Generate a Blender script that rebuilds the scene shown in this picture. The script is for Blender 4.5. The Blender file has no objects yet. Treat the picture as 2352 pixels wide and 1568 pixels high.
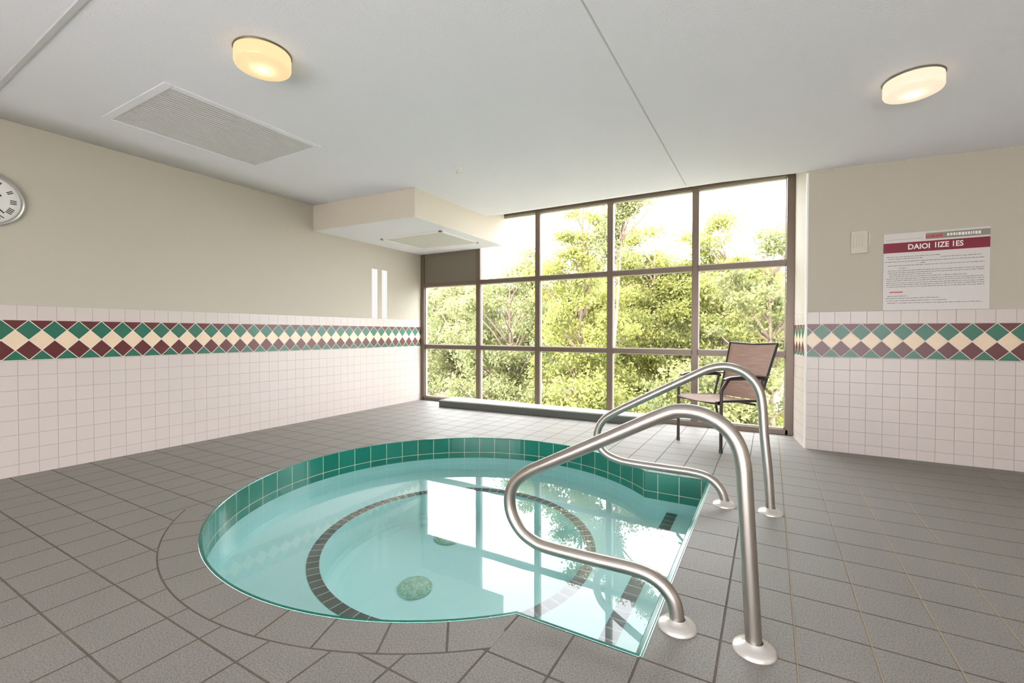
import bpy, bmesh, math, random
import numpy as np
from mathutils import Vector, Matrix
C = bpy.context.scene
col = C.collection

# ------------------------------------------------------------------ camera, world, lights
H0 = 1.05
yaw, pitch, roll = math.radians(29.678), math.radians(-0.852), math.radians(0.13)
cam = bpy.data.cameras.new('camera'); co = bpy.data.objects.new('camera', cam); col.objects.link(co)
cam.sensor_width = 36.0; cam.lens = 1039.96/2352*36.0; cam.shift_y = -4.765/2352
cam.clip_start = .05; cam.clip_end = 300
fw = Vector((-math.sin(yaw)*math.cos(pitch), math.cos(yaw)*math.cos(pitch), math.sin(pitch)))
r_ = Vector((math.cos(yaw), math.sin(yaw), 0)); u_ = r_.cross(fw)
r2 = r_*math.cos(roll)+u_*math.sin(roll); u2 = r2.cross(fw)
M = Matrix((r2, u2, -fw)).transposed().to_4x4(); M.translation = (0, 0, H0)
co.matrix_world = M
C.camera = co
C.view_settings.view_transform = 'Standard'; C.view_settings.look = 'None'
C.view_settings.gamma = 1; C.view_settings.use_curve_mapping = False
C.view_settings.exposure = 0.72

w = bpy.data.worlds.new('world'); C.world = w; w.use_nodes = True
bg = w.node_tree.nodes['Background']; bg.inputs[0].default_value = (.96, .96, 1, 1); bg.inputs[1].default_value = 9.0

sl = bpy.data.lights.new('sun', 'SUN'); so = bpy.data.objects.new('sun', sl); col.objects.link(so)
sl.energy = 7.0; sl.angle = math.radians(1.5); sl.color = (1, .95, .86)
so.rotation_euler = Vector((.42, .80, -.85)).to_track_quat('-Z', 'Y').to_euler()
so.location = (0, 0, 20)

# ------------------------------------------------------------------ node helper
class NM:
    def __init__(s, name, rough=.5, metal=0, color=(.8, .8, .8), spec=.5):
        s.m = bpy.data.materials.new(name); s.m.use_nodes = True
        s.t = s.m.node_tree; s.n = s.t.nodes; s.b = s.n['Principled BSDF']
        s.b.inputs['Roughness'].default_value = rough; s.b.inputs['Metallic'].default_value = metal
        s.b.inputs['Base Color'].default_value = (*color, 1)
        s.b.inputs['Specular IOR Level'].default_value = spec
        s._pos = None
    def set(s, inp, v):
        if isinstance(v, bpy.types.NodeSocket): s.t.links.new(v, inp)
        elif isinstance(v, tuple) and inp.type == 'RGBA' and len(v) == 3: inp.default_value = (*v, 1)
        else: inp.default_value = v
    def math(s, op, a, b=None, c=None):
        n = s.n.new('ShaderNodeMath'); n.operation = op
        for i, v in enumerate((a, b, c)):
            if v is not None: s.set(n.inputs[i], v)
        return n.outputs[0]
    def pos(s):
        if s._pos is None:
            g = s.n.new('ShaderNodeNewGeometry'); x = s.n.new('ShaderNodeSeparateXYZ')
            s.t.links.new(g.outputs['Position'], x.inputs[0]); s._pos = x.outputs; s._p = g.outputs['Position']
        return s._pos
    def mix(s, f, a, b):
        n = s.n.new('ShaderNodeMix'); n.data_type = 'RGBA'
        s.set(n.inputs[0], f); s.set(n.inputs[6], a); s.set(n.inputs[7], b); return n.outputs[2]
    def fmix(s, f, a, b):
        n = s.n.new('ShaderNodeMix'); n.data_type = 'FLOAT'
        s.set(n.inputs[0], f); s.set(n.inputs[2], a); s.set(n.inputs[3], b); return n.outputs[0]
    def noise(s, scale, detail=2, vec=None, rough=.5):
        n = s.n.new('ShaderNodeTexNoise'); n.inputs['Scale'].default_value = scale; n.inputs['Detail'].default_value = detail
        n.inputs['Roughness'].default_value = rough
        if vec is None: s.pos(); vec = s._p
        s.t.links.new(vec, n.inputs['Vector']); return n.outputs[0]
    def bump(s, h, dist=.001, strength=1, prev=None):
        n = s.n.new('ShaderNodeBump'); s.set(n.inputs['Height'], h); n.inputs['Distance'].default_value = dist
        n.inputs['Strength'].default_value = strength
        if prev is not None: s.t.links.new(prev, n.inputs['Normal'])
        s.t.links.new(n.outputs[0], s.b.inputs['Normal']); return n.outputs[0]
    def color(s, v): s.set(s.b.inputs['Base Color'], v)
    def rough(s, v): s.set(s.b.inputs['Roughness'], v)
    # distance from the nearest line of a repeating pattern (in the coordinate's own unit)
    def gridline(s, x, x0, p):
        t = s.math('DIVIDE', s.math('SUBTRACT', x, x0), p)
        fr = s.math('FRACT', t)
        return s.math('MULTIPLY', s.math('MINIMUM', fr, s.math('SUBTRACT', 1.0, fr)), p), s.math('FLOOR', t)
    def ramp(s, x, a, b):
        n = s.n.new('ShaderNodeMapRange'); s.set(n.inputs[0], x); n.inputs[1].default_value = a; n.inputs[2].default_value = b
        n.interpolation_type = 'SMOOTHSTEP'; return n.outputs[0]
    def rnd(s, a, b=0.0):
        c = s.n.new('ShaderNodeCombineXYZ'); s.set(c.inputs[0], a); s.set(c.inputs[1], b)
        n = s.n.new('ShaderNodeTexWhiteNoise'); n.noise_dimensions = '3D'; s.t.links.new(c.outputs[0], n.inputs[0]); return n.outputs[0]

def srgb(r, g, b):
    f = lambda c: c/12.92 if c <= .04045 else ((c+.055)/1.055)**2.4
    return (f(r/255), f(g/255), f(b/255))

# ------------------------------------------------------------------ mesh helpers
def link(name, bm, mat, parent=None, smooth=False, bevel=0, sharp=None):
    me = bpy.data.meshes.new(name); bmesh.ops.recalc_face_normals(bm, faces=bm.faces); bm.to_mesh(me); bm.free()
    if mat is not None: me.materials.append(mat)
    o = bpy.data.objects.new(name, me); col.objects.link(o)
    if parent is not None: o.parent = parent
    if smooth:
        for p in me.polygons: p.use_smooth = True
        if sharp: me.set_sharp_from_angle(angle=math.radians(sharp))
    if bevel:
        b = o.modifiers.new('bevel', 'BEVEL'); b.width = bevel; b.segments = 2; b.limit_method = 'ANGLE'
    return o
def box(bm, x0, x1, y0, y1, z0, z1, mat=None):
    vs = [bm.verts.new(((x0, x1)[i & 1], (y0, y1)[(i >> 1) & 1], (z0, z1)[i >> 2])) for i in range(8)]
    if mat is not None:
        for v in vs: v.co = mat @ v.co
    for f in ((0, 2, 3, 1), (4, 5, 7, 6), (0, 1, 5, 4), (2, 6, 7, 3), (0, 4, 6, 2), (1, 3, 7, 5)): bm.faces.new([vs[i] for i in f])
def quad(bm, *ps):
    return bm.faces.new([bm.verts.new(p) for p in ps])
def lathe(bm, prof, seg=48, c=(0, 0, 0), cap=True, mat=None):
    rings = []
    for r, z in prof:
        if r < 1e-6: rings.append([bm.verts.new((c[0], c[1], c[2]+z))])
        else: rings.append([bm.verts.new((c[0]+r*math.cos(2*math.pi*k/seg), c[1]+r*math.sin(2*math.pi*k/seg), c[2]+z)) for k in range(seg)])
    for a, b in zip(rings, rings[1:]):
        for k in range(seg):
            l = (k+1) % seg
            if len(a) == 1 and len(b) == 1: continue
            if len(a) == 1: bm.faces.new((a[0], b[k], b[l]))
            elif len(b) == 1: bm.faces.new((a[k], b[0], a[l]))
            else: bm.faces.new((a[k], b[k], b[l], a[l]))
    if mat is not None:
        for r in rings:
            for v in r: v.co = mat @ v.co
def catmull(pts, n=8, closed=False):
    P = [Vector(p) for p in pts]; out = []
    for i in range(len(P)-1):
        p0 = P[i-1] if i > 0 else P[0]*2-P[1]; p1, p2 = P[i], P[i+1]; p3 = P[i+2] if i+2 < len(P) else P[-1]*2-P[-2]
        for k in range(n):
            t = k/n
            out.append(.5*((2*p1)+(p2-p0)*t+(2*p0-5*p1+4*p2-p3)*t*t+(3*p1-p0-3*p2+p3)*t**3))
    out.append(P[-1]); return out
def fillet(pts, rads, n=10):
    P = [Vector(p) for p in pts]; out = [P[0]]
    for i in range(1, len(P)-1):
        a = (P[i-1]-P[i]); b = (P[i+1]-P[i]); la, lb = a.length, b.length; a.normalize(); b.normalize()
        ang = a.angle(b); t = min(rads[i-1]/math.tan(ang/2), la*.49 if i > 1 else la*.95, lb*.49 if i < len(P)-2 else lb*.95)
        r = t*math.tan(ang/2); c = P[i]+(a+b).normalized()*(r/math.sin(ang/2))
        s, e = P[i]+a*t-c, P[i]+b*t-c; tot = s.angle(e); ax = s.cross(e).normalized()
        for k in range(n+1): out.append(c+Matrix.Rotation(tot*k/n, 3, ax) @ s)
    out.append(P[-1]); return out
def tube(bm, pts, r, seg=16, cap=True, sx=1, sy=1, up=None):
    P = [Vector(p) for p in pts]
    rs = r if isinstance(r, (list, tuple)) else [r]*len(P)
    T = [((P[min(i+1, len(P)-1)]-P[max(i-1, 0)])).normalized() for i in range(len(P))]
    n = up or (Vector((0, 0, 1)) if abs(T[0].z) < .9 else Vector((0, 1, 0)))
    n = Vector(n); rings = []
    for i, p in enumerate(P):
        n = (n-T[i]*n.dot(T[i])).normalized(); b = T[i].cross(n)
        rings.append([bm.verts.new(p+(n*math.cos(2*math.pi*k/seg)*sx+b*math.sin(2*math.pi*k/seg)*sy)*rs[i]) for k in range(seg)])
    for a, b in zip(rings, rings[1:]):
        for k in range(seg): bm.faces.new((a[k], a[(k+1) % seg], b[(k+1) % seg], b[k]))
    if cap: bm.faces.new(rings[0]); bm.faces.new(rings[-1])
def empty(name, loc=(0, 0, 0), rz=0, label=None, cat=None, group=None, kind=None):
    o = bpy.data.objects.new(name, None); col.objects.link(o); o.location = loc; o.rotation_euler = (0, 0, rz); o.empty_display_size = .1
    return tag(o, label, cat, group, kind)
def tag(o, label=None, cat=None, group=None, kind=None):
    if label: o['label'] = label
    if cat: o['category'] = cat
    if group: o['group'] = group
    if kind: o['kind'] = kind
    return o
def struct(o): o['kind'] = 'structure'; return o
NEW = bmesh.new

# ------------------------------------------------------------------ measured layout (metres)
XL = -4.745; YB = 5.463; YR = 4.906; XE = .279; XW = .203; HC = 2.556; XR = 3.6; YN = -2.6
PC = (-1.846, 2.48); PR = 1.43; AX = -.375; AY0 = 1.483; AY1 = 3.47; WZ = -.195
def sstep(t): t = max(0, min(1, t)); return t
def zc(x, y):
    rise = sstep((y-4.93)/.53)
    fall = sstep((x+.9)/2.6)*sstep((y-1.5)/3.0)
    return HC+.145*rise-.085*fall*(1-rise)

# ------------------------------------------------------------------ materials
def wall_material(name, ax, tile0, tilep, dia0, diap):
    m = NM(name, rough=.6); p = m.pos(); u = p[ax]; z = p[2]
    zt, zb, zcap = 1.135, .84, 1.243
    # plain tiles
    du, iu = m.gridline(u, tile0, tilep); dz, iz = m.gridline(z, zb-.004, .1075)
    d_low = m.math('MINIMUM', du, dz)
    d_cap = m.math('MINIMUM', du, m.math('MINIMUM', m.math('ABSOLUTE', m.math('SUBTRACT', z, zcap)), m.math('ABSOLUTE', m.math('SUBTRACT', z, zt))))
    low = m.math('LESS_THAN', z, zb); cap = m.math('GREATER_THAN', z, zt)
    d_plain = m.fmix(low, d_cap, d_low)
    gl_plain = m.math('SUBTRACT', 1.0, m.ramp(d_plain, .0009, .0022))
    rv = m.rnd(iu, iz)
    tile = m.mix(rv, srgb(200, 189, 182), srgb(202, 191, 184))
    plain = m.mix(m.math('MULTIPLY', gl_plain, .6), tile, srgb(142, 130, 124))
    # diamonds
    a = m.math('DIVIDE', m.math('SUBTRACT', u, dia0), diap)
    b = m.math('DIVIDE', m.math('SUBTRACT', zt, z), (zt-zb)/2)
    U = m.math('ADD', a, b); V = m.math('SUBTRACT', b, a)
    s = m.math('ADD', m.math('FLOOR', U), m.math('FLOOR', V))
    fu = m.math('FRACT', U); fv = m.math('FRACT', V)
    dd = m.math('MINIMUM', m.math('MINIMUM', fu, m.math('SUBTRACT', 1.0, fu)), m.math('MINIMUM', fv, m.math('SUBTRACT', 1.0, fv)))
    dd = m.math('MULTIPLY', dd, .101)
    edge = m.math('MINIMUM', m.math('ABSOLUTE', m.math('SUBTRACT', z, zt)), m.math('ABSOLUTE', m.math('SUBTRACT', z, zb)))
    dd = m.math('MINIMUM', dd, edge)
    gd = m.math('SUBTRACT', 1.0, m.ramp(dd, .0018, .0032))
    green, maroon, cream = srgb(22, 104, 84), srgb(92, 32, 38), srgb(232, 208, 178)
    is0 = m.math('COMPARE', s, 0.0, .2); is1 = m.math('COMPARE', s, 1.0, .2); is3 = m.math('COMPARE', s, 3.0, .2)
    var = m.noise(9, 3)
    c = m.mix(m.math('MAXIMUM', is0, is3), maroon, green); c = m.mix(is1, c, cream)
    c = m.mix(m.math('MULTIPLY', var, .16), c, srgb(120, 100, 80))
    c = m.mix(gd, c, srgb(228, 214, 200))
    inband = m.math('MULTIPLY', m.math('LESS_THAN', z, zt), m.math('GREATER_THAN', z, zb))
    tiles = m.mix(inband, plain, c)
    istile = m.math('LESS_THAN', z, zcap)
    paint = srgb(184, 177, 162)
    m.color(m.mix(istile, paint, tiles))
    g = m.fmix(inband, gl_plain, gd)
    rt = m.math('ADD', .32, m.math('MULTIPLY', g, .5))
    m.rough(m.fmix(istile, .75, rt))
    # bump
    n = m.noise(140, 3); hp = m.math('MULTIPLY', n, .35)
    ht = m.math('SUBTRACT', 1.0, g)
    wav = m.math('MULTIPLY', m.noise(22, 1), .06)
    m.bump(m.fmix(istile, hp, m.math('ADD', ht, wav)), .0012, .8)
    return m.m
M_wall_l = wall_material('left_wall_tile_and_paint', 1, 1.077, .1055, 1.693, .1393)
M_wall_r = wall_material('right_wall_tile_and_paint', 0, .383, .1136, .966, .1405)
M_wall_v = wall_material('reveal_wall_tile_and_paint', 1, 4.94, .1055, 5.02, .1405)

def paint(name, c, bump=.5, rough=.8, scale=180):
    m = NM(name, rough=rough, color=c); m.bump(m.noise(scale, 3), .0015, bump); return m.m
M_ceil = paint('ceiling_paint', srgb(231, 231, 236), .9, .85, 110)
M_soffit = paint('soffit_paint', srgb(205, 196, 180), .4, .8)
M_plain = paint('plain_wall', srgb(218, 211, 196))

def floor_material():
    m = NM('grey_floor_tile', rough=.5); x, y, z = m.pos()
    dx, ix = m.gridline(x, .085, .222); dy, iy = m.gridline(y, 1.465, .22)
    dxc = m.math('SUBTRACT', x, PC[0]); dyc = m.math('SUBTRACT', y, PC[1])
    r = m.math('SQRT', m.math('ADD', m.math('MULTIPLY', dxc, dxc), m.math('MULTIPLY', dyc, dyc)))
    ang = m.math('ARCTAN2', dyc, dxc)
    RO = 1.605
    da, ia = m.gridline(ang, -1.5708+.62, .1425)
    d_ring = m.math('MULTIPLY', da, r)
    infront = m.math('MULTIPLY', m.math('LESS_THAN', y, 1.36), m.math('LESS_THAN', x, -.80))
    inr = m.math('MULTIPLY', m.math('LESS_THAN', r, RO), infront)
    d_grid = m.math('MINIMUM', dx, dy)
    d = m.fmix(inr, d_grid, d_ring)
    d_edge = m.fmix(infront, 1.0, m.math('ABSOLUTE', m.math('SUBTRACT', r, RO)))
    d = m.math('MINIMUM', d, d_edge)
    wob = m.math('MULTIPLY', m.math('SUBTRACT', m.noise(30, 2), .5), .0015)
    d = m.math('ADD', d, wob)
    g = m.math('SUBTRACT', 1.0, m.ramp(d, .0024, .0046))
    big = m.noise(1.6, 2); fine = m.noise(190, 3, rough=.7); mid = m.noise(38, 3)
    rv = m.rnd(ix, iy)
    base = m.mix(big, srgb(142, 138, 133), srgb(152, 148, 142))
    base = m.mix(m.math('MULTIPLY', rv, .25), base, srgb(146, 142, 136))
    sp = m.ramp(fine, .36, .60)
    base = m.mix(m.math('MULTIPLY', m.math('SUBTRACT', 1.0, sp),   .62), base, srgb(84, 82, 78))
    base = m.mix(m.math('MULTIPLY', m.ramp(mid, .62, .78), .15), base, srgb(100, 97, 92))
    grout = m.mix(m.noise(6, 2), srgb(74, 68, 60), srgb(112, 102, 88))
    tan = m.math('MULTIPLY', m.math('LESS_THAN', dx, dy), m.ramp(x, -.15, .15))  # light on grout painted in: one direction's lines paler towards the right
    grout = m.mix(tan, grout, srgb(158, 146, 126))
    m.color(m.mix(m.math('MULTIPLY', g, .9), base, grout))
    m.rough(m.fmix(g, .50, .85)); m.b.inputs['Specular IOR Level'].default_value = .35
    n1 = m.bump(m.math('SUBTRACT', 1.0, g), .003, .8)
    m.bump(m.math('ADD', m.math('MULTIPLY', m.noise(190, 3), 1.0), m.math('MULTIPLY', m.noise(90, 2), .8)), .0016, .8, prev=n1)
    return m.m
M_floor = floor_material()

def band_material():
    m = NM('green_pool_tile', rough=.12); uv = m.n.new('ShaderNodeUVMap'); s = m.n.new('ShaderNodeSeparateXYZ')
    m.t.links.new(uv.outputs[0], s.inputs[0]); u, v = s.outputs[0], s.outputs[1]
    du, iu = m.gridline(u, 0.02, .1515)
    dv = m.math('ABSOLUTE', m.math('SUBTRACT', v, .142))
    notlip = m.math('GREATER_THAN', v, .004)
    d = m.math('MINIMUM', m.math('ADD', du, m.math('MULTIPLY', m.math('SUBTRACT', 1.0, notlip), 1.0)), dv)
    g = m.math('SUBTRACT', 1.0, m.ramp(d, .0014, .0026))
    rv = m.rnd(iu, m.math('GREATER_THAN', v, .142))
    c = m.mix(rv, srgb(12, 104, 86), srgb(22, 116, 98))
    m.color(m.mix(g, c, srgb(206, 206, 190))); m.rough(m.fmix(g, .16, .6))
    m.bump(m.math('SUBTRACT', 1.0, g), .0015, .8)
    return m.m
M_band = band_material()
M_trim = NM('pale_aqua_trim', rough=.2, color=srgb(170, 214, 204)).m
def plaster():
    m = NM('aqua_plaster', rough=.6, color=(.63, .98, .965)); m.bump(m.noise(60, 3), .002, .2); return m.m
M_plaster = plaster()
def strip_material(name, c1, c2):
    m = NM(name, rough=.3); uv = m.n.new('ShaderNodeUVMap'); s = m.n.new('ShaderNodeSeparateXYZ')
    m.t.links.new(uv.outputs[0], s.inputs[0]); d, i = m.gridline(s.outputs[0], 0, .0765)
    g = m.math('SUBTRACT', 1.0, m.ramp(d, .0018, .0035))
    m.color(m.mix(g, m.mix(m.rnd(i), c1, c2), srgb(210, 220, 215))); return m.m
M_strip = strip_material('dark_step_tile', srgb(88, 100, 95), srgb(106, 114, 110))

def water_material():
    m = bpy.data.materials.new('spa_water'); m.use_nodes = True; t = m.node_tree; t.nodes.clear()
    o = t.nodes.new('ShaderNodeOutputMaterial'); g = t.nodes.new('ShaderNodeBsdfGlass')
    g.inputs['Roughness'].default_value = 0; g.inputs['IOR'].default_value = 1.33; g.inputs['Color'].default_value = (1, 1, 1, 1)
    ge = t.nodes.new('ShaderNodeNewGeometry'); n = t.nodes.new('ShaderNodeTexNoise'); n.inputs['Scale'].default_value = 2.2; n.inputs['Detail'].default_value = 2
    t.links.new(ge.outputs['Position'], n.inputs['Vector'])
    b = t.nodes.new('ShaderNodeBump'); b.inputs['Strength'].default_value = .2; b.inputs['Distance'].default_value = .002
    t.links.new(n.outputs[0], b.inputs['Height']); t.links.new(b.outputs[0], g.inputs['Normal']); t.links.new(g.outputs[0], o.inputs[0])
    return m
M_water = water_material()
def glass_mat(name, tint=(1, 1, 1), refl=1.0):
    m = bpy.data.materials.new(name); m.use_nodes = True; t = m.node_tree; t.nodes.clear()
    o = t.nodes.new('ShaderNodeOutputMaterial'); tr = t.nodes.new('ShaderNodeBsdfTransparent'); tr.inputs[0].default_value = (*tint, 1)
    gl = t.nodes.new('ShaderNodeBsdfGlossy'); gl.inputs['Roughness'].default_value = .02
    fr = t.nodes.new('ShaderNodeFresnel'); fr.inputs[0].default_value = 1.45
    mx = t.nodes.new('ShaderNodeMixShader'); mu = t.nodes.new('ShaderNodeMath'); mu.operation = 'MULTIPLY'; mu.inputs[1].default_value = refl
    t.links.new(fr.outputs[0], mu.inputs[0]); t.links.new(mu.outputs[0], mx.inputs[0]); t.links.new(tr.outputs[0], mx.inputs[1]); t.links.new(gl.outputs[0], mx.inputs[2])
    t.links.new(mx.outputs[0], o.inputs[0]); return m
M_glass = glass_mat('window_glass', (.87, .88, .88), .035)
M_frame = NM('bronze_aluminium', rough=.38, metal=.35, color=srgb(112, 97, 84)).m
M_bead = NM('pale_glazing_bead', rough=.4, color=srgb(190, 182, 168)).m
M_panel = NM('brown_spandrel', rough=.5, color=srgb(112, 104, 88)).m
M_curb = NM('grey_curb_tile', rough=.25, color=srgb(84, 88, 82)).m
M_curbtop = NM('pale_sill_tile', rough=.2, color=srgb(196, 192, 180)).m
def steel():
    m = NM('brushed_steel', rough=.33, metal=1, color=(.50, .455, .41))
    m.bump(m.noise(300, 2), .0004, .25); return m.m
M_steel = steel()
M_flange = NM('polished_flange', rough=.3, metal=.6, color=(.72, .69, .65)).m
M_white = NM('white_plastic', rough=.4, color=srgb(228, 226, 220)).m
M_chair = NM('dark_bronze_chair_frame', rough=.35, metal=.3, color=srgb(62, 56, 52)).m
def sling():
    m = NM('brown_mesh_sling', rough=.6); p = m.pos(); n = m.n.new('ShaderNodeTexNoise'); mp = m.n.new('ShaderNodeMapping')
    mp.inputs['Scale'].default_value = (8, 8, 160); m.t.links.new(m._p, mp.inputs[0]); m.t.links.new(mp.outputs[0], n.inputs['Vector']); n.inputs['Scale'].default_value = 1
    m.color(m.mix(n.outputs[0], srgb(112, 84, 72), srgb(176, 142, 122))); m.bump(n.outputs[0], .001, .5); return m.m
M_sling = sling()

# ------------------------------------------------------------------ outline of the pool
def outline(off=0.0, n=120):
    """closed loop (CCW) of circle + step alcove; off>0 grows outwards"""
    R = PR+off; y0 = AY0-off; y1 = AY1+off; xr = AX+off
    a1 = math.asin((y1-PC[1])/R); a0 = math.asin((y0-PC[1])/R)
    pts = [(PC[0]+R*math.cos(a), PC[1]+R*math.sin(a)) for a in np.linspace(a1, 2*math.pi+a0, n)]
    x_j0 = pts[-1][0]; x_j1 = pts[0][0]
    for k in range(1, 5): pts.append((x_j0+(xr-x_j0)*k/4, y0))
    for k in range(1, 13): pts.append((xr, y0+(y1-y0)*k/12))
    for k in range(1, 4): pts.append((xr+(x_j1-xr)*k/4, y1))
    return pts
LIP = .016

# floor with a pool shaped hole
bm = NEW()
def loop(bm, pts, z):
    vs = [bm.verts.new((x, y, z)) for x, y in pts]
    return [bm.edges.new((vs[i], vs[(i+1) % len(vs)])) for i in range(len(vs))]
outer = [(XL, YN), (XR, YN), (XR, YR), (XE, YR), (XW, YB+.05), (XL, YB+.05)]
es = loop(bm, outer, 0)+loop(bm, outline(LIP), 0)
bmesh.ops.triangle_fill(bm, use_beauty=True, use_dissolve=False, edges=es, normal=(0, 0, 1))
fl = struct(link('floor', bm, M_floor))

# ceiling
bm = NEW(); xs = np.unique(np.concatenate([np.linspace(XL, XR, 22), [XW, XE]])); ys = np.unique(np.concatenate([np.linspace(YN, YB, 20), [4.9, 4.93, 5.1, YB]]))
g = {}
for i, x in enumerate(xs):
    for j, y in enumerate(ys): g[i, j] = bm.verts.new((x, y, zc(x, y)))
for i in range(len(xs)-1):
    for j in range(len(ys)-1):
        if xs[i] >= XE-1e-6 and ys[j] >= YR+.02: continue
        bm.faces.new((g[i, j], g[i+1, j], g[i+1, j+1], g[i, j+1]))
ceil_o = link('ceiling', bm, M_ceil, smooth=True); struct(ceil_o)
sm = ceil_o.modifiers.new('thick', 'SOLIDIFY'); sm.thickness = .2; sm.offset = 1
for p in ceil_o.data.polygons:
    pass
# normals must look down so the slab grows upwards
if ceil_o.data.polygons[0].normal.z > 0: sm.offset = 1
else: sm.offset = -1

# left wall with two slots
TH = .15
SL = [(4.445, 4.555), (4.63, 4.737)]; SZ0, SZ1 = 1.243, 1.925
bm = NEW(); yy = [YN, SL[0][0], SL[0][1], SL[1][0], SL[1][1], YB+.05]; zz = [-.2, SZ0, SZ1, 2.9]
for i in range(5):
    for j in range(3):
        if j == 1 and i in (1, 3): continue
        box(bm, XL-TH, XL, yy[i], yy[i+1], zz[j], zz[j+1])
bmesh.ops.remove_doubles(bm, verts=bm.verts, dist=1e-5)
struct(link('wall_left', bm, M_wall_l))
bm = NEW(); box(bm, XE, XR+TH, YR, YR+TH, -.2, 2.9)
struct(link('wall_right', bm, M_wall_r))
bm = NEW()
a, b, c, d = (XE, YR, 0), (XW, YB+.06, 0), (XE+.12, YB+.06, 0), (XE+.12, YR+.02, 0)
lo = [bm.verts.new((p[0], p[1], -.2)) for p in (a, b, c, d)]; hi = [bm.verts.new((p[0], p[1], 2.9)) for p in (a, b, c, d)]
bm.faces.new(lo); bm.faces.new(hi)
for i in range(4): bm.faces.new((lo[i], lo[(i+1) % 4], hi[(i+1) % 4], hi[i]))
struct(link('wall_reveal', bm, M_wall_v))
bm = NEW(); tube(bm, [(XE+.006, YR+.006, 0), (XE+.006, YR+.006, 2.5)], .011, 12)
struct(link('trim_1', bm, NM('corner_bead_highlight', rough=.3, color=srgb(240, 236, 230)).m, smooth=True, sharp=40))  # bullnose bead; its white paints in the highlight from the window
# wall behind the camera, with an added opening to lift the room light
bm = NEW(); OX0, OX1, OZ0, OZ1 = -2.8, 2.6, .0, 1.55
box(bm, XL-TH, OX0, YN-TH, YN, -.2, 2.9); box(bm, OX1, XR+TH, YN-TH, YN, -.2, 2.9)
box(bm, OX0, OX1, YN-TH, YN, -.2, OZ0); box(bm, OX0, OX1, YN-TH, YN, OZ1, 2.9)
struct(link('wall_back', bm, M_plain))
bm = NEW()
for k in range(7):
    x = OX0+(OX1-OX0)*k/6; box(bm, x-.03, x+.03, YN-.09, YN-.03, OZ0, OZ1)
box(bm, OX0, OX1, YN-.09, YN-.03, OZ0, OZ0+.05); box(bm, OX0, OX1, YN-.09, YN-.03, OZ1-.05, OZ1)
struct(link('window_4', bm, M_frame))  # frame of the made-up light opening, never in view
bm = NEW(); box(bm, -14, 12, -14, YN-TH, -.3, -.05)
struct(link('added_bounce_paving', bm, NM('bounce_paving_pale', rough=.9, color=(.74, .72, .70)).m))  # unseen paving added to bounce sun up onto the ceiling
bm = NEW(); box(bm, XR, XR+TH, YN-TH, YR+TH, -.2, 2.9)
struct(link('wall_side', bm, M_plain))

# slot windows
for i, (y0, y1) in enumerate(SL):
    wroot = empty('window_%d' % (i+2), (XL, (y0+y1)/2, SZ0), kind='structure')
    m = bpy.data.materials.get('slot_daylight_glow')
    if m is None:
        m = bpy.data.materials.new('slot_daylight_glow'); m.use_nodes = True; t = m.node_tree; t.nodes.clear()
        o = t.nodes.new('ShaderNodeOutputMaterial'); e = t.nodes.new('ShaderNodeEmission'); e.inputs[0].default_value = (1, .98, .95, 1); e.inputs[1].default_value = .6  # emission stands in for daylight behind the frosted slot
        t.links.new(e.outputs[0], o.inputs[0])
    bm = NEW(); box(bm, -.03, -.006, (y0-y1)/2, (y1-y0)/2, 0, SZ1-SZ0)
    link('pane', bm, m, wroot)

# ------------------------------------------------------------------ the big window
win = empty('window_1', (0, YB, 0), kind='structure')
CX = [-4.705, -3.673, -2.716, -1.72, -.738, .168]; HW = .036
TZ = [.03, .832, 1.780, 2.680]
def wbar(name, x0, x1, z0, z1, y0=-.015, y1=.06):
    bm = NEW(); box(bm, x0, x1, y0, y1, z0, z1); return link(name, bm, M_frame, win, bevel=.003)
bm = NEW()
box(bm, XL, CX[0]+HW-.01, -.02, .07, 0, 2.72); box(bm, CX[5]-HW+.01, XW+.01, -.02, .07, 0, 2.72)
box(bm, CX[0], CX[5], -.02, .07, 0, .055); box(bm, CX[0], CX[5], -.02, .07, 2.664, 2.72)
link('outer_frame', bm, M_frame, win, bevel=.003)
for x in CX[1:5]: wbar('mullion', x-HW, x+HW, .05, 2.67)
for z in TZ[1:3]:
    for i in range(5): wbar('transom', CX[i]+HW-.012, CX[i+1]-HW+.012, z-.028, z+.028)
for i in range(5):
    for j in range(3):
        x0, x1, z0, z1 = CX[i]+HW-.008, CX[i+1]-HW+.008, TZ[j]+.026, TZ[j+1]-.026
        if i == 0 and j == 2:
            bm = NEW(); box(bm, x0, x1, .0, .05, z0, z1); link('spandrel_panel', bm, M_panel, win); continue
        bm = NEW(); t = .011
        for (p, q, r, s) in ((x0, x0+t, z0, z1), (x1-t, x1, z0, z1), (x0, x1, z0, z0+t), (x0, x1, z1-t, z1)):
            box(bm, p, q, .012, .05, r, s)
        link('glazing_bead', bm, M_bead, win)
        bm = NEW(); box(bm, x0+.004, x1-.004, .026, .032, z0+.004, z1-.004); link('pane', bm, M_glass, win)
# wall above the glazing, outside edge
bm = NEW(); box(bm, XL-TH, XE+.1, YB-.02, YB+.12, 2.715, 2.95)
struct(link('wall_above_window', bm, M_soffit))

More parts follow.
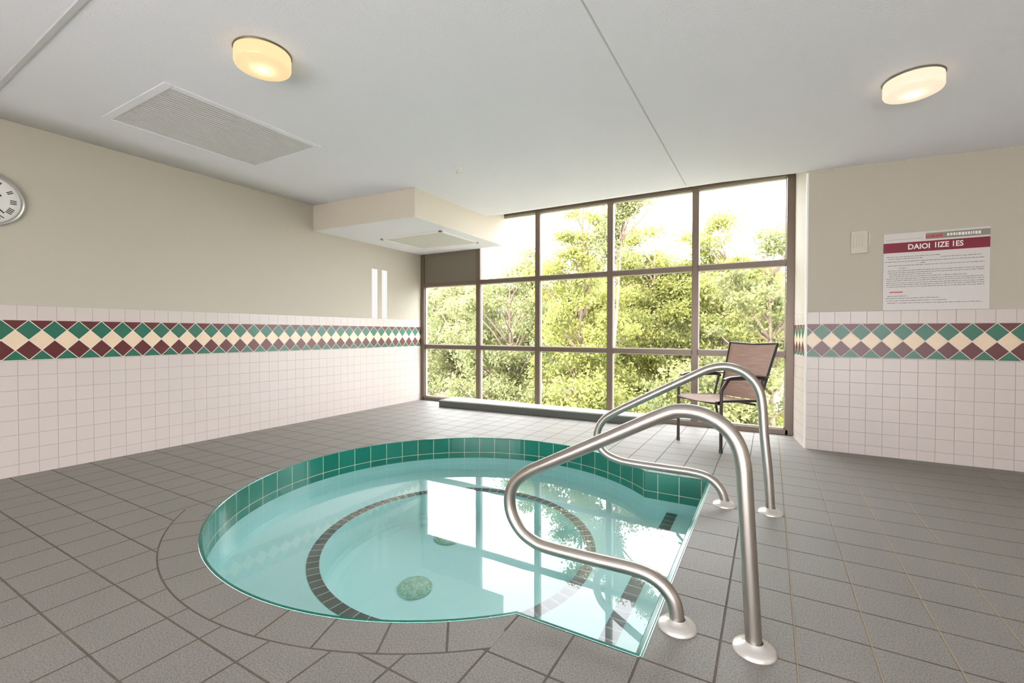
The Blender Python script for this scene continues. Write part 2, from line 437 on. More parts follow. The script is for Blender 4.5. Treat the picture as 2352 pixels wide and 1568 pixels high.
# curb in front of the window
cu = empty('window_curb', (-2.6, 5.2, 0), label='low grey tiled curb with a pale top along the foot of the big window', cat='curb')
def slab(bm, pts, z0, z1):
    lo = [bm.verts.new((x, y, z0)) for x, y in pts]; hi = [bm.verts.new((x, y, z1)) for x, y in pts]
    bm.faces.new(lo); bm.faces.new(hi)
    for i in range(len(pts)): bm.faces.new((lo[i], lo[(i+1) % len(pts)], hi[(i+1) % len(pts)], hi[i]))
cp = [(-4.06, 5.04), (-1.20, 5.17), (-1.06, 5.43), (-4.06, 5.43)]
bm = NEW(); slab(bm, [(x+2.6, y-5.2) for x, y in cp], 0, .088); link('curb_face', bm, M_curb, cu, bevel=.004)
bm = NEW(); slab(bm, [(x+2.6, y-5.2) for x, y in [(-4.05, 5.06), (-1.215, 5.185), (-1.09, 5.43), (-4.05, 5.43)]], .0885, .096); link('curb_top', bm, M_curbtop, cu)

# ------------------------------------------------------------------ soffit
SX = -3.225; SY = 3.61; SZ = 2.255
bm = NEW(); pts = [(XL, 3.53), (SX, SY), (SX, YB-.025), (XL, YB-.025)]
def top(x, y): return zc(x, y)+.02
lo = [bm.verts.new((x, y, SZ)) for x, y in pts]; hi = [bm.verts.new((x, y, 2.75)) for x, y in pts]
bm.faces.new(lo); bm.faces.new(hi)
for i in range(4): bm.faces.new((lo[i], lo[(i+1) % 4], hi[(i+1) % 4], hi[i]))
so_ = struct(link('trim_2', bm, M_soffit, bevel=.004)); so_.data.materials.append(M_ceil)
for p in so_.data.polygons:
    if abs(p.normal.z) > .5: p.material_index = 1  # underside takes the paler ceiling paint for light bouncing off the floor
ap = empty('access_panel', (-3.88, 4.64, SZ), label='pale square access panel set in the underside of the boxed soffit', cat='panel')
bm = NEW(); X, Y = .49, .40
for (p, q, r, s) in ((-X, X, -Y, -Y+.035), (-X, X, Y-.035, Y), (-X, -X+.035, -Y, Y), (X-.035, X, -Y, Y)): box(bm, p, q, r, s, -.014, 0)
link('frame', bm, M_white, ap, bevel=.002)
bm = NEW(); box(bm, -X+.04, X-.04, -Y+.04, Y-.04, -.007, 0); link('door_leaf', bm, NM('panel_off_white', rough=.6, color=srgb(204, 204, 196)).m, ap)

# ------------------------------------------------------------------ ceiling things
def ceiling_strip(name, p0, p1, wd, th, m):
    bm = NEW(); n = 30; d = Vector((p1[0]-p0[0], p1[1]-p0[1], 0)); s = Vector((-d.y, d.x, 0)).normalized()*wd/2
    prev = None
    for k in range(n+1):
        p = Vector((p0[0], p0[1], 0))+d*k/n; z = zc(p.x, p.y)
        r = [bm.verts.new((p.x+q*s.x, p.y+q*s.y, z+h)) for q, h in ((-1, .002), (-.7, -th), (.7, -th), (1, .002))]
        if prev:
            for a in range(3): bm.faces.new((prev[a], prev[a+1], r[a+1], r[a]))
        prev = r
    struct(link(name, bm, m))
M_seam = NM('ceiling_joint_strip', rough=.6, color=srgb(196, 196, 196)).m
ceiling_strip('trim_3', (-.752, YN+.05), (-.758, 5.42), .011, .003, M_seam)
ceiling_strip('trim_4', (XL+.01, .885), (XR-.1, .69), .032, .008, M_seam)

v = empty('ceiling_vent', (-3.63, 1.893, HC), label='long grey louvred air vent flush in the ceiling above the left wall', cat='vent')
bm = NEW(); X, Y, t = .455, .545, .05
for (p, q, r, s) in ((-X, X, -Y, -Y+t), (-X, X, Y-t*.5, Y), (-X, -X+t*.5, -Y+t, Y-t*.5), (X-t, X, -Y+t, Y-t*.5)): box(bm, p, q, r, s, -.0075, 0)
link('frame', bm, M_ceil, v, bevel=.002)
M_lou = NM('vent_louvre_grey', rough=.55, color=srgb(200, 200, 198)).m
bm = NEW(); n = 26; x0, x1 = -X+.025, X-.05
for k in range(n):
    x = x0+(x1-x0)*(k+.1)/n; wdt = (x1-x0)/n*.82
    vs = [bm.verts.new(p) for p in ((x, -Y+t, -.001), (x+wdt, -Y+t, -.007), (x+wdt, Y-t*.5, -.007), (x, Y-t*.5, -.001))]
    bm.faces.new(vs)
    vs = [bm.verts.new(p) for p in ((x+wdt, -Y+t, -.007), (x+wdt+.002, -Y+t, -.001), (x+wdt+.002, Y-t*.5, -.001), (x+wdt, Y-t*.5, -.007))]
    bm.faces.new(vs)
link('louvres', bm, M_lou, v)
bm = NEW(); box(bm, x0, x1, -Y+t, Y-t*.5, -.0008, .0); link('back_plate', bm, NM('vent_dark', rough=.8, color=srgb(180, 180, 176)).m, v)

def ceiling_lamp(x, y, label, warm, power, em):
    z = zc(x, y)
    root = empty('ceiling_lamp', (x, y, z), label=label, cat='lamp', group='drum shaped ceiling lamps')
    bm = NEW(); lathe(bm, [(0, 0), (.141, 0), (.143, -.004), (.140, -.009), (0, -.009)], 64); link('base_ring', bm, NM('lamp_base', rough=.4, metal=.4, color=srgb(120, 108, 90)).m, root, smooth=True, sharp=30)
    m = bpy.data.materials.new('lamp_opal_glass'); m.use_nodes = True; t = m.node_tree; t.nodes.clear()
    o = t.nodes.new('ShaderNodeOutputMaterial'); tl = t.nodes.new('ShaderNodeBsdfTranslucent'); tl.inputs[0].default_value = (warm[0]*.72, warm[1]*.72, warm[2]*.72, 1)
    e = t.nodes.new('ShaderNodeEmission'); e.inputs[0].default_value = (*warm, 1); e.inputs[1].default_value = em
    gl = t.nodes.new('ShaderNodeBsdfGlossy'); gl.inputs['Roughness'].default_value = .15
    mx = t.nodes.new('ShaderNodeMixShader'); mx.inputs[0].default_value = .04
    ad = t.nodes.new('ShaderNodeAddShader'); t.links.new(tl.outputs[0], mx.inputs[1]); t.links.new(gl.outputs[0], mx.inputs[2]); t.links.new(mx.outputs[0], ad.inputs[0]); t.links.new(e.outputs[0], ad.inputs[1]); t.links.new(ad.outputs[0], o.inputs[0])
    bm = NEW(); lathe(bm, [(.137, -.009), (.1385, -.02), (.1385, -.07), (.134, -.080), (.12, -.086), (.07, -.092), (0, -.094)], 64)
    link('opal_diffuser', bm, m, root, smooth=True)
    l = bpy.data.lights.new('lamp_bulb', 'POINT'); l.energy = power; l.color = (1, .80, .52) if warm[2] < .5 else (1, .88, .70); l.shadow_soft_size = .02
    lo = bpy.data.objects.new('lamp_bulb', l); col.objects.link(lo); lo.parent = root; lo.location = (0, 0, -.050)
ceiling_lamp(-2.392, 1.475, 'round amber glowing drum lamp on the ceiling beside the long grey vent', (1, .82, .54), .16, .27)
ceiling_lamp(.705, 3.44, 'round pale cream glowing drum lamp on the ceiling above the right tiled wall', (1, .88, .74), .13, .30)

s = empty('fire_sprinkler', (-2.516, 3.394, HC), label='small white sprinkler head on the ceiling near the boxed soffit', cat='sprinkler')
bm = NEW(); lathe(bm, [(0, 0), (.040, 0), (.042, -.004), (.036, -.010), (.02, -.013), (0, -.013)], 32); link('escutcheon', bm, M_white, s, smooth=True, sharp=40)
bm = NEW(); lathe(bm, [(0, -.012), (.009, -.012), (.009, -.026), (.004, -.03), (.004, -.040), (.017, -.041), (.017, -.043), (0, -.044)], 16); link('deflector', bm, M_flange, s, smooth=True, sharp=40)

# ------------------------------------------------------------------ clock on the left wall
ck = empty('wall_clock', (XL, .934, 1.975), label='round silver rimmed wall clock with black Roman numerals on the left wall', cat='clock')
Rx = Matrix.Rotation(math.pi/2, 4, 'Y')
bm = NEW(); lathe(bm, [(.165, .010), (.166, .030), (.172, .036), (.184, .034), (.190, .024), (.190, .001), (.165, .001), (.165, .010)], 72, mat=Rx)
link('rim', bm, NM('clock_rim', rough=.3, metal=.7, color=(.50, .50, .48)).m, ck, smooth=True, sharp=50)
bm = NEW(); lathe(bm, [(0, .001), (.166, .001), (.166, .012), (0, .012)], 72, mat=Rx); dial = link('dial', bm, NM('clock_dial', rough=.35, color=srgb(222, 220, 214)).m, ck)
M_ink = NM('black_ink', rough=.5, color=(.02, .02, .02)).m
def text_mesh(name, body, size, mat, parent, M4, extrude=.0006, ax='CENTER', bold=0, sx=1):
    cu_ = bpy.data.curves.new(name, 'FONT'); cu_.body = body; cu_.size = size; cu_.align_x = ax; cu_.align_y = 'CENTER'; cu_.extrude = extrude; cu_.offset = bold; cu_.resolution_u = 3
    o = bpy.data.objects.new(name, cu_); col.objects.link(o)
    dg = bpy.context.evaluated_depsgraph_get(); me = bpy.data.meshes.new_from_object(o.evaluated_get(dg))
    bpy.data.objects.remove(o)
    me.transform(M4 @ Matrix.Diagonal((sx, 1, 1, 1))); me.materials.clear(); me.materials.append(mat)
    q = bpy.data.objects.new(name, me); col.objects.link(q); q.parent = parent; return q
# plane basis on left wall: text x -> +Y?  seen from the room (+X side) right is +Y
BL = Matrix(((0, 0, 1, 0), (1, 0, 0, 0), (0, 1, 0, 0), (0, 0, 0, 1)))
for k, s_ in enumerate(['XII', 'I', 'II', 'III', 'IIII', 'V', 'VI', 'VII', 'VIII', 'IX', 'X', 'XI']):
    a = -k*math.pi/6
    T = Matrix.Translation((.0132, 0, 0)) @ BL @ Matrix.Rotation(a, 4, 'Z') @ Matrix.Translation((0, .128, 0))
    text_mesh('numeral', s_, .045, M_ink, dial, T, bold=.0008)
for nm_, ang, ln, wd in (('hour_hand', 5.2, .08, .006), ('minute_hand', 3.9, .12, .004)):
    bm = NEW(); box(bm, -wd, wd, -.02, ln, 0, .001); o = link(nm_, bm, M_ink, ck)
    o.data.transform(Matrix.Translation((.0165+.002*(nm_ == 'minute_hand'), 0, 0)) @ BL @ Matrix.Rotation(ang, 4, 'Z'))

# ------------------------------------------------------------------ poster and sensor on the right wall
po = empty('rules_poster', (.828, YR, 1.245), label='white notice poster with a crimson title bar on the right wall', cat='poster')
PW, PH = .650, .640
BR_ = Matrix(((1, 0, 0, 0), (0, 0, -1, 0), (0, 1, 0, 0), (0, 0, 0, 1)))   # text plane facing -Y
bm = NEW(); box(bm, 0, PW, -.008, -.0005, 0, PH); board = link('board', bm, NM('poster_white', rough=.5, color=srgb(206, 200, 196)).m, po)
bm = NEW(); box(bm, .0, PW, -.0088, -.0075, .480, .562); bar = link('title_bar', bm, NM('crimson', rough=.5, color=srgb(122, 0, 34)).m, po)
M_pw = NM('poster_lettering', rough=.5, color=srgb(235, 228, 222)).m; M_pd = NM('poster_ink', rough=.6, color=srgb(120, 115, 112)).m; M_pr = NM('poster_red', rough=.6, color=srgb(190, 50, 60)).m; M_pg = NM('poster_strip_grey', rough=.6, color=srgb(136, 130, 118)).m
T = lambda x, z, y=-.0092: Matrix.Translation((x, y, z)) @ BR_
text_mesh('title_word', 'DAIOI', .060, M_pw, bar, T(.228, .520), bold=.0012, sx=.86)
text_mesh('title_word', '1IZE 1ES', .060, M_pw, bar, T(.408, .523), bold=.0012, sx=.82)
rnd = random.Random(5)
bm = NEW(); box(bm, .27, PW, -.0088, -.0075, .576, .625); box(bm, .02, .25, -.0088, -.0075, .588, .590); link('header_strip', bm, M_pg, board)
bm = NEW(); x = .40
while x < .60:
    w_ = rnd.uniform(.006, .016); box(bm, x, x+w_, -.0096, -.0086, .588+rnd.uniform(0, .004), .612); x += w_+.005
link('header_marks', bm, M_pw, board)
bm = NEW(); x = .27
while x < .37:
    w_ = rnd.uniform(.005, .012); box(bm, x, x+w_, -.0096, -.0086, .584, .606+rnd.uniform(0, .006)); x += w_+.005
link('header_red_marks', bm, M_pr, board)
rows = [(.445, .02, .36), (.428, .03, .25), (.428, .36, .60), (.405, .01, .62), (.388, .24, .27), (.372, .03, .62), (.350, .10, .15), (.330, .03, .62), (.313, .03, .62), (.297, .04, .31), (.280, .04, .52), (.262, .02, .62), (.246, .02, .62), (.228, .02, .62), (.212, .02, .62), (.195, .02, .62), (.118, .03, .16), (.100, .02, .36), (.080, .02, .40), (.060, .03, .61)]
bm = NEW()
for z, xa, xb in rows:
    x = xa
    while x < xb:
        w_ = rnd.uniform(.006, .03); box(bm, x, min(x+w_, xb), -.0088, -.0078, z-.0022, z+.0022+rnd.uniform(-.0006, .0006)); x += w_+.004
link('body_lines', bm, M_pd, board)
bm = NEW(); x = .045
while x < .13:
    w_ = rnd.uniform(.006, .014); box(bm, x, x+w_, -.0088, -.0078, .146, .155); x += w_+.002
link('red_line', bm, M_pr, board)

se = empty('wall_sensor', (.672, YR, 1.84), label='small beige ridged sensor box on the wall left of the poster', cat='sensor')
M_be = NM('beige_plastic', rough=.5, color=srgb(198, 190, 173)).m
bm = NEW(); box(bm, -.068, .050, -.016, -.0005, -.098, .098); link('housing', bm, M_be, se, bevel=.005)
bm = NEW()
for k in range(4): box(bm, -.050+k*.020, -.040+k*.020, -.020, -.015, -.045, .060)
link('grille', bm, M_be, se, bevel=.001)
bm = NEW(); box(bm, .052, .070, -.009, -.0005, -.04, .07); link('side_tab', bm, M_be, se, bevel=.003)

# ------------------------------------------------------------------ hot tub
tub = empty('hot_tub', (PC[0], PC[1], 0), label='sunken round aqua hot tub with green tiled rim and a stepped side alcove', cat='hot tub')
def loc(p): return (p[0]-PC[0], p[1]-PC[1])
BZ = -.58; FZ = -1.10; RI = .86; STZ = -.42; SXI = -.655
bm = NEW()
o0 = [loc(p) for p in outline(0)]
N_ = len(o0)
def wallring(bm, pts, z0, z1):
    a = [bm.verts.new((x, y, z0)) for x, y in pts]; b = [bm.verts.new((x, y, z1)) for x, y in pts]
    for i in range(len(pts)): bm.faces.new((a[i], a[(i+1) % len(pts)], b[(i+1) % len(pts)], b[i]))
wallring(bm, o0, BZ, -.2)
inner = [(RI*math.cos(a), RI*math.sin(a)) for a in np.linspace(0, 2*math.pi, 97)[:-1]]
es = loop(bm, o0, BZ)+loop(bm, inner, BZ)
bmesh.ops.triangle_fill(bm, use_beauty=True, use_dissolve=False, edges=es, normal=(0, 0, 1))
lathe(bm, [(RI, BZ), (RI, FZ+.10), (RI-.02, FZ+.04), (RI-.07, FZ+.005), (RI-.12, FZ), (0, FZ-.01)], 96)
box(bm, SXI-PC[0], AX-PC[0]-.0005, AY0-PC[1]+.0005, AY1-PC[1]-.0005, BZ, STZ)
bmesh.ops.remove_doubles(bm, verts=bm.verts, dist=1e-5)
link('basin', bm, M_plaster, tub)
# tile band + lip
def band():
    bm = NEW(); uvl = bm.loops.layers.uv.new('UVMap')
    segs = [(LIP, .0015, -.012), (.004, .0015, -.004), (.0, -.003, .002), (0.0, -.006, .006), (0, -.142, .142), (0, -.2001, .2001)]
    loops = []
    base = [loc(p) for p in outline(0)]; arc = [0]
    for i in range(len(base)):
        p, q = base[i], base[(i+1) % len(base)]; arc.append(arc[-1]+math.hypot(p[0]-q[0], p[1]-q[1]))
    for off, z, vv in segs: loops.append([bm.verts.new((*loc(p), z)) for p in outline(off)])
    for k in range(len(segs)-1):
        A, B = loops[k], loops[k+1]
        for i in range(N_):
            j = (i+1) % N_
            f = bm.faces.new((A[i], A[j], B[j], B[i]))
            for l, uvv in zip(f.loops, ((arc[i], segs[k][2]), (arc[i+1], segs[k][2]), (arc[i+1], segs[k+1][2]), (arc[i], segs[k+1][2]))): l[uvl].uv = uvv
    return bm
link('tile_band', band(), M_band, tub)
# pale trim along the alcove's outer edge
bm = NEW(); X = AX-PC[0]
box(bm, X+.0165, X+.021, AY0-PC[1]-.01, AY1-PC[1]+.01, -.01, .0025); box(bm, X+.0235, X+.0275, AY0-PC[1]-.01, AY1-PC[1]+.01, -.01, .0015)
link('edge_trim', bm, M_trim, tub)
def flat_strip(name, inner_pts, outer_pts, z, closed):
    bm = NEW(); uvl = bm.loops.layers.uv.new('UVMap'); n = len(inner_pts); s = 0
    for i in range(n if closed else n-1):
        j = (i+1) % n; a, b, c, d = inner_pts[i], inner_pts[j], outer_pts[j], outer_pts[i]
        f = bm.faces.new([bm.verts.new((*p, z)) for p in (a, b, c, d)]); l_ = math.hypot(d[0]-c[0], d[1]-c[1])
        for l, uvv in zip(f.loops, ((s, 0), (s+l_, 0), (s+l_, 1), (s, 1))): l[uvl].uv = uvv
        s += l_
    return link(name, bm, M_strip, tub)
aa = np.linspace(0, 2*math.pi, 193)[:-1]
flat_strip('bench_edge_tiles', [(.862*math.cos(a), .862*math.sin(a)) for a in aa], [(.935*math.cos(a), .935*math.sin(a)) for a in aa], BZ+.003, True)
ys_ = np.linspace(AY0+.005, AY1-.005, 30)-PC[1]
flat_strip('step_edge_tiles', [(SXI-PC[0]+.002, y) for y in ys_], [(SXI-PC[0]+.078, y) for y in ys_], STZ+.003, False)
def drain_mat():
    m = NM('drain_green', rough=.35); n = m.noise(45, 4); m.color(m.mix(m.ramp(n, .35, .65), srgb(168, 205, 165), srgb(196, 235, 226))); m.bump(n, .004, .6); return m.m
M_dr = drain_mat()
for x, y in ((-2.02, 2.26), (-2.21, 2.86)):
    bm = NEW(); lathe(bm, [(.112, FZ-.005), (.112, FZ+.012), (.105, FZ+.018), (.100, FZ+.016), (.085, FZ+.035), (.05, FZ+.048), (0, FZ+.052)], 48, c=(x-PC[0], y-PC[1], 0))
    link('drain_cover', bm, M_dr, tub, smooth=True, sharp=50)
# water: a closed body whose sides sit just outside the basin skin
bm = NEW(); es = loop(bm, outline(-.0005), WZ)
bmesh.ops.triangle_fill(bm, use_beauty=True, use_dissolve=False, edges=es, normal=(0, 0, 1))
wo = link('water', bm, M_water)
for p in wo.data.polygons:
    if p.normal.z < 0: wo.data.flip_normals(); break
tag(wo, 'still clear aqua water filling the round hot tub', 'water')

# ------------------------------------------------------------------ handrails
def handrail(label, y, pts, feet):
    xo = pts[0][0]
    root = empty('handrail', (xo, y, 0), label=label, cat='handrail', group='bent steel handrails beside the hot tub')
    bm = NEW(); path = catmull([(x-xo, 0, z) for x, z in pts], 6); tube(bm, path, .0255, 24, up=Vector((0, 1, 0)))
    link('bent_tube', bm, M_steel, root, smooth=True, sharp=60)
    for fx in feet:
        bm = NEW(); lathe(bm, [(.0262, .030), (.030, .024), (.045, .018), (.060, .013), (.066, .007), (.067, .0), (.0262, .0)], 48, c=(fx-xo, 0, 0))
        link('flange', bm, M_flange, root, smooth=True, sharp=50)
handrail('nearer tall polished steel grab rail standing at the front edge of the hot tub', 1.69,
         [(-.036, 0), (-.049, .22), (-.066, .50), (-.074, .61), (-.094, .683), (-.136, .736), (-.200, .768), (-.272, .774), (-.340, .752), (-.543, .644), (-.80, .508), (-.87, .470), (-.930, .426), (-.963, .378), (-.973, .322), (-.960, .262), (-.917, .206), (-.857, .174), (-.790, .163), (-.60, .163), (-.425, .166), (-.350, .148), (-.306, .111), (-.285, .066), (-.279, 0)], (-.036, -.279))
handrail('farther tall polished steel grab rail at the window side of the hot tub', 3.04,
         [(.012, 0), (-.002, .22), (-.024, .45), (-.038, .64), (-.061, .732), (-.107, .793), (-.170, .833), (-.247, .846), (-.330, .827), (-.434, .773), (-.80, .574), (-.932, .498), (-.995, .450), (-.1036*10, .385), (-1.045, .320), (-1.028, .258), (-.980, .212), (-.903, .184), (-.815, .174), (-.60, .172), (-.400, .170), (-.310, .145), (-.257, .092), (-.236, .04), (-.233, 0)], (.012, -.233))

# ------------------------------------------------------------------ chair
dirb = Vector((.62, .78, 0)).normalized()
fm = Vector(((-.774-.367)/2, (4.664+4.341)/2, 0))
ch = empty('patio_armchair', tuple(fm+dirb*.24), math.atan2(dirb.y, dirb.x)-math.pi/2, label='brown sling patio armchair with dark metal frame beside the big window', cat='chair')
# local: +Y = towards the back, X = width
W = .262; F = -.24; B = .22
def both(fn, name, m, **k):
    for s in (-1, 1):
        bm = NEW(); fn(bm, s); link(name, bm, m, ch, smooth=True, sharp=60, **k)
def side(bm, s):   # front leg rising into the arm
    path = fillet([(s*W, F, .018), (s*W, F, .545), (s*W, F+.09, .645), (s*W, B+.03, .635), (s*W, B+.08, .62)], [.05, .05, .1], 8); tube(bm, path, .014, 12)
both(side, 'front_leg', M_chair)
def rear(bm, s):
    path = fillet([(s*W, B+.10, .018), (s*W, B+.0, .42), (s*(W-.01), B+.05, .63)], [.1], 6); tube(bm, path, .013, 12)
both(rear, 'rear_leg', M_chair)
def arm(bm, s):
    path = catmull([(s*W, F+.03, .640), (s*W, F+.12, .660), (s*W, B-.10, .662), (s*W, B+.10, .645)], 8); tube(bm, path, .024, 14, sx=.35, sy=1, up=Vector((0, 0, 1)))
both(arm, 'armrest', M_chair)
M_cf = NM('chair_foot', rough=.6, color=srgb(70, 64, 60)).m
for y_ in (F, B+.10):
    both(lambda bm, s: lathe(bm, [(0, 0), (.016, 0), (.017, .03), (.0, .03)], 14, c=(s*W, y_, 0)), 'foot_cap', M_cf)
def backrail(bm, s):
    path = catmull([(s*.232, B+.04, .425), (s*.242, B+.11, .62), (s*.256, B+.175, .82), (s*.268, B+.22, .955)], 8); tube(bm, path, .0125, 12)
both(backrail, 'back_rail', M_chair)
def seatrail(bm, s):
    tube(bm, [(s*.235, F-.03, .438), (s*.235, F+.03, .447), (s*.232, B+.04, .425)], .012, 12)
both(seatrail, 'seat_rail', M_chair)
bm = NEW(); tube(bm, [(-.268, B+.22, .955), (0, B+.228, .942), (.268, B+.22, .955)], .010, 12); link('top_rail', bm, M_chair, ch, smooth=True, sharp=60)
bm = NEW(); tube(bm, [(-.262, F, .425), (.262, F, .425)], .010, 10); tube(bm, [(-.262, B-.05, .40), (.262, B-.05, .40)], .010, 10); link('cross_bar', bm, M_chair, ch, smooth=True, sharp=60)
def sheet(bm, prof, hw, th):
    prev = None
    for (y, z), w2 in zip(prof, hw):
        r = [bm.verts.new((x*w2, y, z-(1-x*x)*.012+dz)) for dz in (0, -th) for x in np.linspace(-1, 1, 9)]
        if prev:
            for a in range(8):
                bm.faces.new((prev[a], prev[a+1], r[a+1], r[a])); bm.faces.new((prev[9+a], r[9+a], r[10+a], prev[10+a]))
            bm.faces.new((prev[0], r[0], r[9], prev[9])); bm.faces.new((prev[8], prev[17], r[17], r[8]))
        else: first = r
        prev = r
bm = NEW(); sheet(bm, [(F-.04, .442), (F, .455), (F+.12, .452), (B-.16, .440), (B+.04, .432)], [.232]*5, .006); link('seat', bm, M_sling, ch, smooth=True, sharp=60)
bm = NEW()
prof = [(B+.04, .43), (B+.11, .62), (B+.175, .82), (B+.22, .948)]
prev = None
for (y, z), w2 in zip(prof, (.230, .240, .253, .265)):
    r = [bm.verts.new((x*w2, y+(1-x*x)*.012+dy, z)) for dy in (0, -.006) for x in np.linspace(-1, 1, 9)]
    if prev:
        for a in range(8):
            bm.faces.new((prev[a], prev[a+1], r[a+1], r[a])); bm.faces.new((prev[9+a], r[9+a], r[10+a], prev[10+a]))
        bm.faces.new((prev[0], r[0], r[9], prev[9])); bm.faces.new((prev[8], prev[17], r[17], r[8]))
    prev = r
link('backrest', bm, M_sling, ch, smooth=True, sharp=60)

# ------------------------------------------------------------------ outside
GZ = -4.0
bm = NEW(); quad(bm, (-60, YB+.3, GZ), (60, YB+.3, GZ), (60, 80, GZ), (-60, 80, GZ))
struct(link('ground', bm, NM('outside_ground', rough=.9, color=(.30, .30, .24)).m))
def leaf_mat(name, c1, c2, c3):
    m = NM(name, rough=.55, spec=.3); n = m.noise(1.3, 3); n2 = m.noise(14, 2)
    c = m.mix(m.ramp(n, .35, .65), c1, c2); c = m.mix(m.ramp(n2, .5, .7), c, c3); m.color(c)
    tr = m.n.new('ShaderNodeBsdfTranslucent'); m.t.links.new(c, tr.inputs[0]); mx = m.n.new('ShaderNodeMixShader'); mx.inputs[0].default_value = .5
    out = m.n['Material Output']; m.t.links.new(m.b.outputs[0], mx.inputs[1]); m.t.links.new(tr.outputs[0], mx.inputs[2]); m.t.links.new(mx.outputs[0], out.inputs[0])
    return m.m
M_leaf = [leaf_mat('leaves_yellow_green', (.31, .31, .085), (.24, .26, .075), (.40, .39, .17)),
          leaf_mat('leaves_mid_green', (.25, .26, .10), (.20, .22, .09), (.32, .32, .17)),
          leaf_mat('leaves_pale_olive', (.27, .28, .12), (.21, .23, .10), (.36, .36, .20))]
M_bark = NM('tree_bark', rough=.9, color=(.20, .14, .11)).m
def tree(label, base, crowns, mat, seed, clumps=60, leaves=110, size=.055, clump_r=.34, trunk_r=.12, name='tree', lean=(0, 0)):
    rg = np.random.default_rng(seed); rr = random.Random(seed)
    root = empty(name, base, label=label, cat='tree', group='trees outside the big window')
    B_ = np.array(base); cents = []
    tot = sum((c[3]*c[4]*c[5])**.67 for c in crowns)
    for (cx, cy, cz, rx, ry, rz) in crowns:
        n = max(8, int(clumps*1.15*(rx*ry*rz)**.67/tot))
        d = rg.normal(size=(n, 3)); d /= np.linalg.norm(d, axis=1)[:, None]; d *= rg.uniform(.1, 1, n)[:, None]**.4
        cents += [np.array([cx, cy, cz])+q*np.array([rx, ry, rz]) for q in d]
    cents = np.array(cents)-B_
    # trunk with branches to the clumps
    bm = NEW(); topz = cents[:, 2].max()*.92; mid = cents.mean(0)
    tp = [Vector((0, 0, 0)), Vector((mid[0]*.25+rr.uniform(-.1, .1), mid[1]*.25, topz*.35)), Vector((mid[0]*.7, mid[1]*.7, topz*.65)), Vector((mid[0], mid[1], topz))]
    tpts = catmull(tp, 6); tube(bm, tpts, [trunk_r*(1-.85*i/(len(tpts)-1)) for i in range(len(tpts))], 8)
    for c in cents[::2]:
        zf = max(.1, min(.95, (c[2]-.9*math.hypot(c[0]-mid[0], c[1]-mid[1]))/topz)); i = int(zf*(len(tpts)-1)); s = tpts[i]; e = Vector(c); m_ = (s+e)/2+Vector((rr.uniform(-.15, .15), rr.uniform(-.15, .15), rr.uniform(-.05, .2)))
        tube(bm, catmull([s, m_, e], 3), [trunk_r*.28, trunk_r*.24, trunk_r*.2, trunk_r*.17, trunk_r*.13, trunk_r*.1, trunk_r*.05], 5)
    link('trunk', bm, M_bark, root, smooth=True)
    leaves = int(leaves*2.6); size *= .9; n = len(cents)*leaves
    P = np.repeat(cents, leaves, 0)+rg.normal(size=(n, 3))*clump_r*np.array([1, 1, .6])*rg.uniform(.6, 1.1, len(cents)).repeat(leaves)[:, None]*.6
    a = rg.normal(size=(n, 3)); a /= np.linalg.norm(a, axis=1)[:, None]
    b = rg.normal(size=(n, 3)); b -= (b*a).sum(1)[:, None]*a; b /= np.linalg.norm(b, axis=1)[:, None]
    s = rg.uniform(.6, 1.25, n)[:, None]*size
    V = np.stack([P-a*s, P+b*s*.5, P+a*s, P-b*s*.5], 1).reshape(-1, 3)
    me = bpy.data.meshes.new('foliage'); me.vertices.add(4*n); me.vertices.foreach_set('co', V.ravel())
    me.loops.add(4*n); me.loops.foreach_set('vertex_index', np.arange(4*n)); me.polygons.add(n); me.polygons.foreach_set('loop_start', np.arange(0, 4*n, 4)); me.polygons.foreach_set('loop_total', np.full(n, 4))
    me.update(); me.materials.append(mat); o = bpy.data.objects.new('foliage', me); col.objects.link(o); o.parent = root
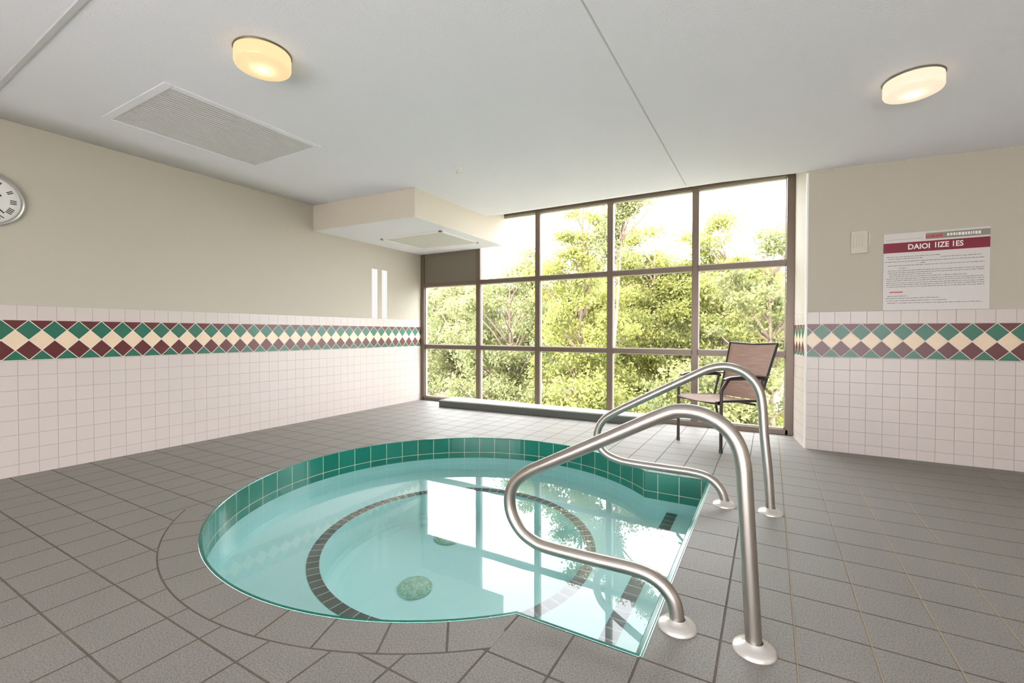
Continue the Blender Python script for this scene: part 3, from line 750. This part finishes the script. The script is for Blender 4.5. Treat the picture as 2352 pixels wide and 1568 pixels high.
TREES = [
 dict(label='broad dense leafy tree filling the lower left panes of the big window', base=(-8.6, 12, GZ), crowns=[(-8.9, 12, .95, 2.4, 1.5, 2.0), (-8.6, 11.8, -.9, 2.6, 1.5, 1.4)], mat=M_leaf[2], seed=1, clumps=120, leaves=150),
 dict(label='leafy tree with loose upper sprigs seen through the second window column', base=(-6.2, 11, GZ), crowns=[(-6.5, 11, 1.1, 1.5, 1.2, 1.75), (-5.75, 11, 2.75, .45, .4, .75), (-6.2, 11, -.9, 1.6, 1.2, 1.2)], mat=M_leaf[2], seed=2, clumps=80, leaves=140),
 dict(label='tall narrow tree with an airy crown rising in the middle window column', base=(-3.9, 10, GZ), crowns=[(-3.8, 10, 3.5, .62, .5, .85), (-4.0, 10, 2.4, 1.15, .8, .9), (-3.9, 10, 1.0, 1.3, 1.0, 1.0), (-3.9, 10, -.6, 1.6, 1.1, 1.1)], mat=M_leaf[0], seed=3, clumps=110, leaves=110, size=.05, clump_r=.28),
 dict(label='tree whose long thin branch reaches up into the fourth window column', base=(-3.2, 9.3, GZ), crowns=[(-1.95, 9, 3.92, .40, .15, .10), (-2.4, 9, 3.7, .42, .2, .14), (-2.65, 9.1, 3.45, .35, .2, .25), (-2.95, 9.2, 2.9, .3, .25, .4)], mat=M_leaf[2], seed=4, clumps=44, leaves=70, size=.04, clump_r=.2, trunk_r=.07),
 dict(label='rounded yellow green tree behind the fourth window column', base=(-2.9, 13, GZ), crowns=[(-3.15, 13, 3.1, 1.0, .7, .85), (-2.2, 13, 2.7, .9, .6, .6), (-2.8, 12.8, 1.1, 1.7, 1.2, 1.3), (-2.6, 12.5, -.9, 1.9, 1.2, 1.3)], mat=M_leaf[0], seed=5, clumps=150, leaves=130),
 dict(label='tree with a pointed leafy top behind the fifth window column', base=(-1.1, 13.2, GZ), crowns=[(-1.35, 13, 3.4, .65, .5, .8), (-1.05, 13, 2.3, 1.3, .9, .8), (-.8, 13, .6, 1.7, 1.1, 1.2), (-.8, 13, -1.2, 1.8, 1.1, 1.2)], mat=M_leaf[0], seed=6, clumps=135, leaves=120),
 dict(label='tree with bare reddish branches at the right end of the big window', base=(.15, 10.4, GZ), crowns=[(.35, 10, 2.85, .75, .5, .45), (.1, 10, 1.8, 1.1, .7, .7), (-.2, 10.2, .9, 1.1, .8, .7)], mat=M_leaf[1], seed=7, clumps=52, leaves=90, size=.045, clump_r=.26, trunk_r=.10),
 dict(label='low spreading bush tree behind the patio chair', base=(-.7, 9.2, GZ), crowns=[(-.8, 9.2, -.3, 1.5, .8, .9), (-1.0, 9.2, -1.4, 1.7, .8, .9)], mat=M_leaf[1], seed=8, clumps=60, leaves=120),
 dict(label='low bushy tree below the middle window panes', base=(-2.9, 9.0, GZ), crowns=[(-2.9, 9.1, -.7, 1.7, .7, .8), (-2.7, 9.1, -1.7, 1.9, .8, .8)], mat=M_leaf[0], seed=9, clumps=64, leaves=120),
 dict(label='low bushy tree below the left window panes', base=(-6.0, 9.4, GZ), crowns=[(-6.0, 9.5, -.9, 1.9, .8, .8), (-6.0, 9.5, -1.9, 2.0, .8, .8)], mat=M_leaf[2], seed=10, clumps=64, leaves=120),
 dict(label='large background tree farthest to the left beyond the big window', base=(-14.5, 18, GZ), crowns=[(-14.2, 18, .9, 3.2, 1.6, 2.7)], mat=M_leaf[2], seed=11, clumps=130, leaves=150, size=.09, clump_r=.5, trunk_r=.2),
 dict(label='large background tree behind the left window columns', base=(-10, 18, GZ), crowns=[(-10.0, 18, .8, 3.2, 1.6, 2.7)], mat=M_leaf[2], seed=12, clumps=130, leaves=150, size=.09, clump_r=.5, trunk_r=.2),
 dict(label='large background tree behind the middle window column', base=(-5.6, 18, GZ), crowns=[(-5.8, 18, .9, 3.0, 1.6, 2.8)], mat=M_leaf[0], seed=13, clumps=130, leaves=150, size=.09, clump_r=.5, trunk_r=.2),
 dict(label='large background tree behind the right window columns', base=(-1.5, 18, GZ), crowns=[(-1.8, 18, 1.0, 3.0, 1.6, 2.7)], mat=M_leaf[1], seed=14, clumps=130, leaves=150, size=.09, clump_r=.5, trunk_r=.2),
 dict(label='large background tree farthest to the right beyond the big window', base=(2.8, 18, GZ), crowns=[(2.6, 18, 1.0, 2.8, 1.6, 2.6)], mat=M_leaf[1], seed=15, clumps=80, leaves=130, size=.09, clump_r=.5, trunk_r=.2),
]
for t in TREES: tree(**t)
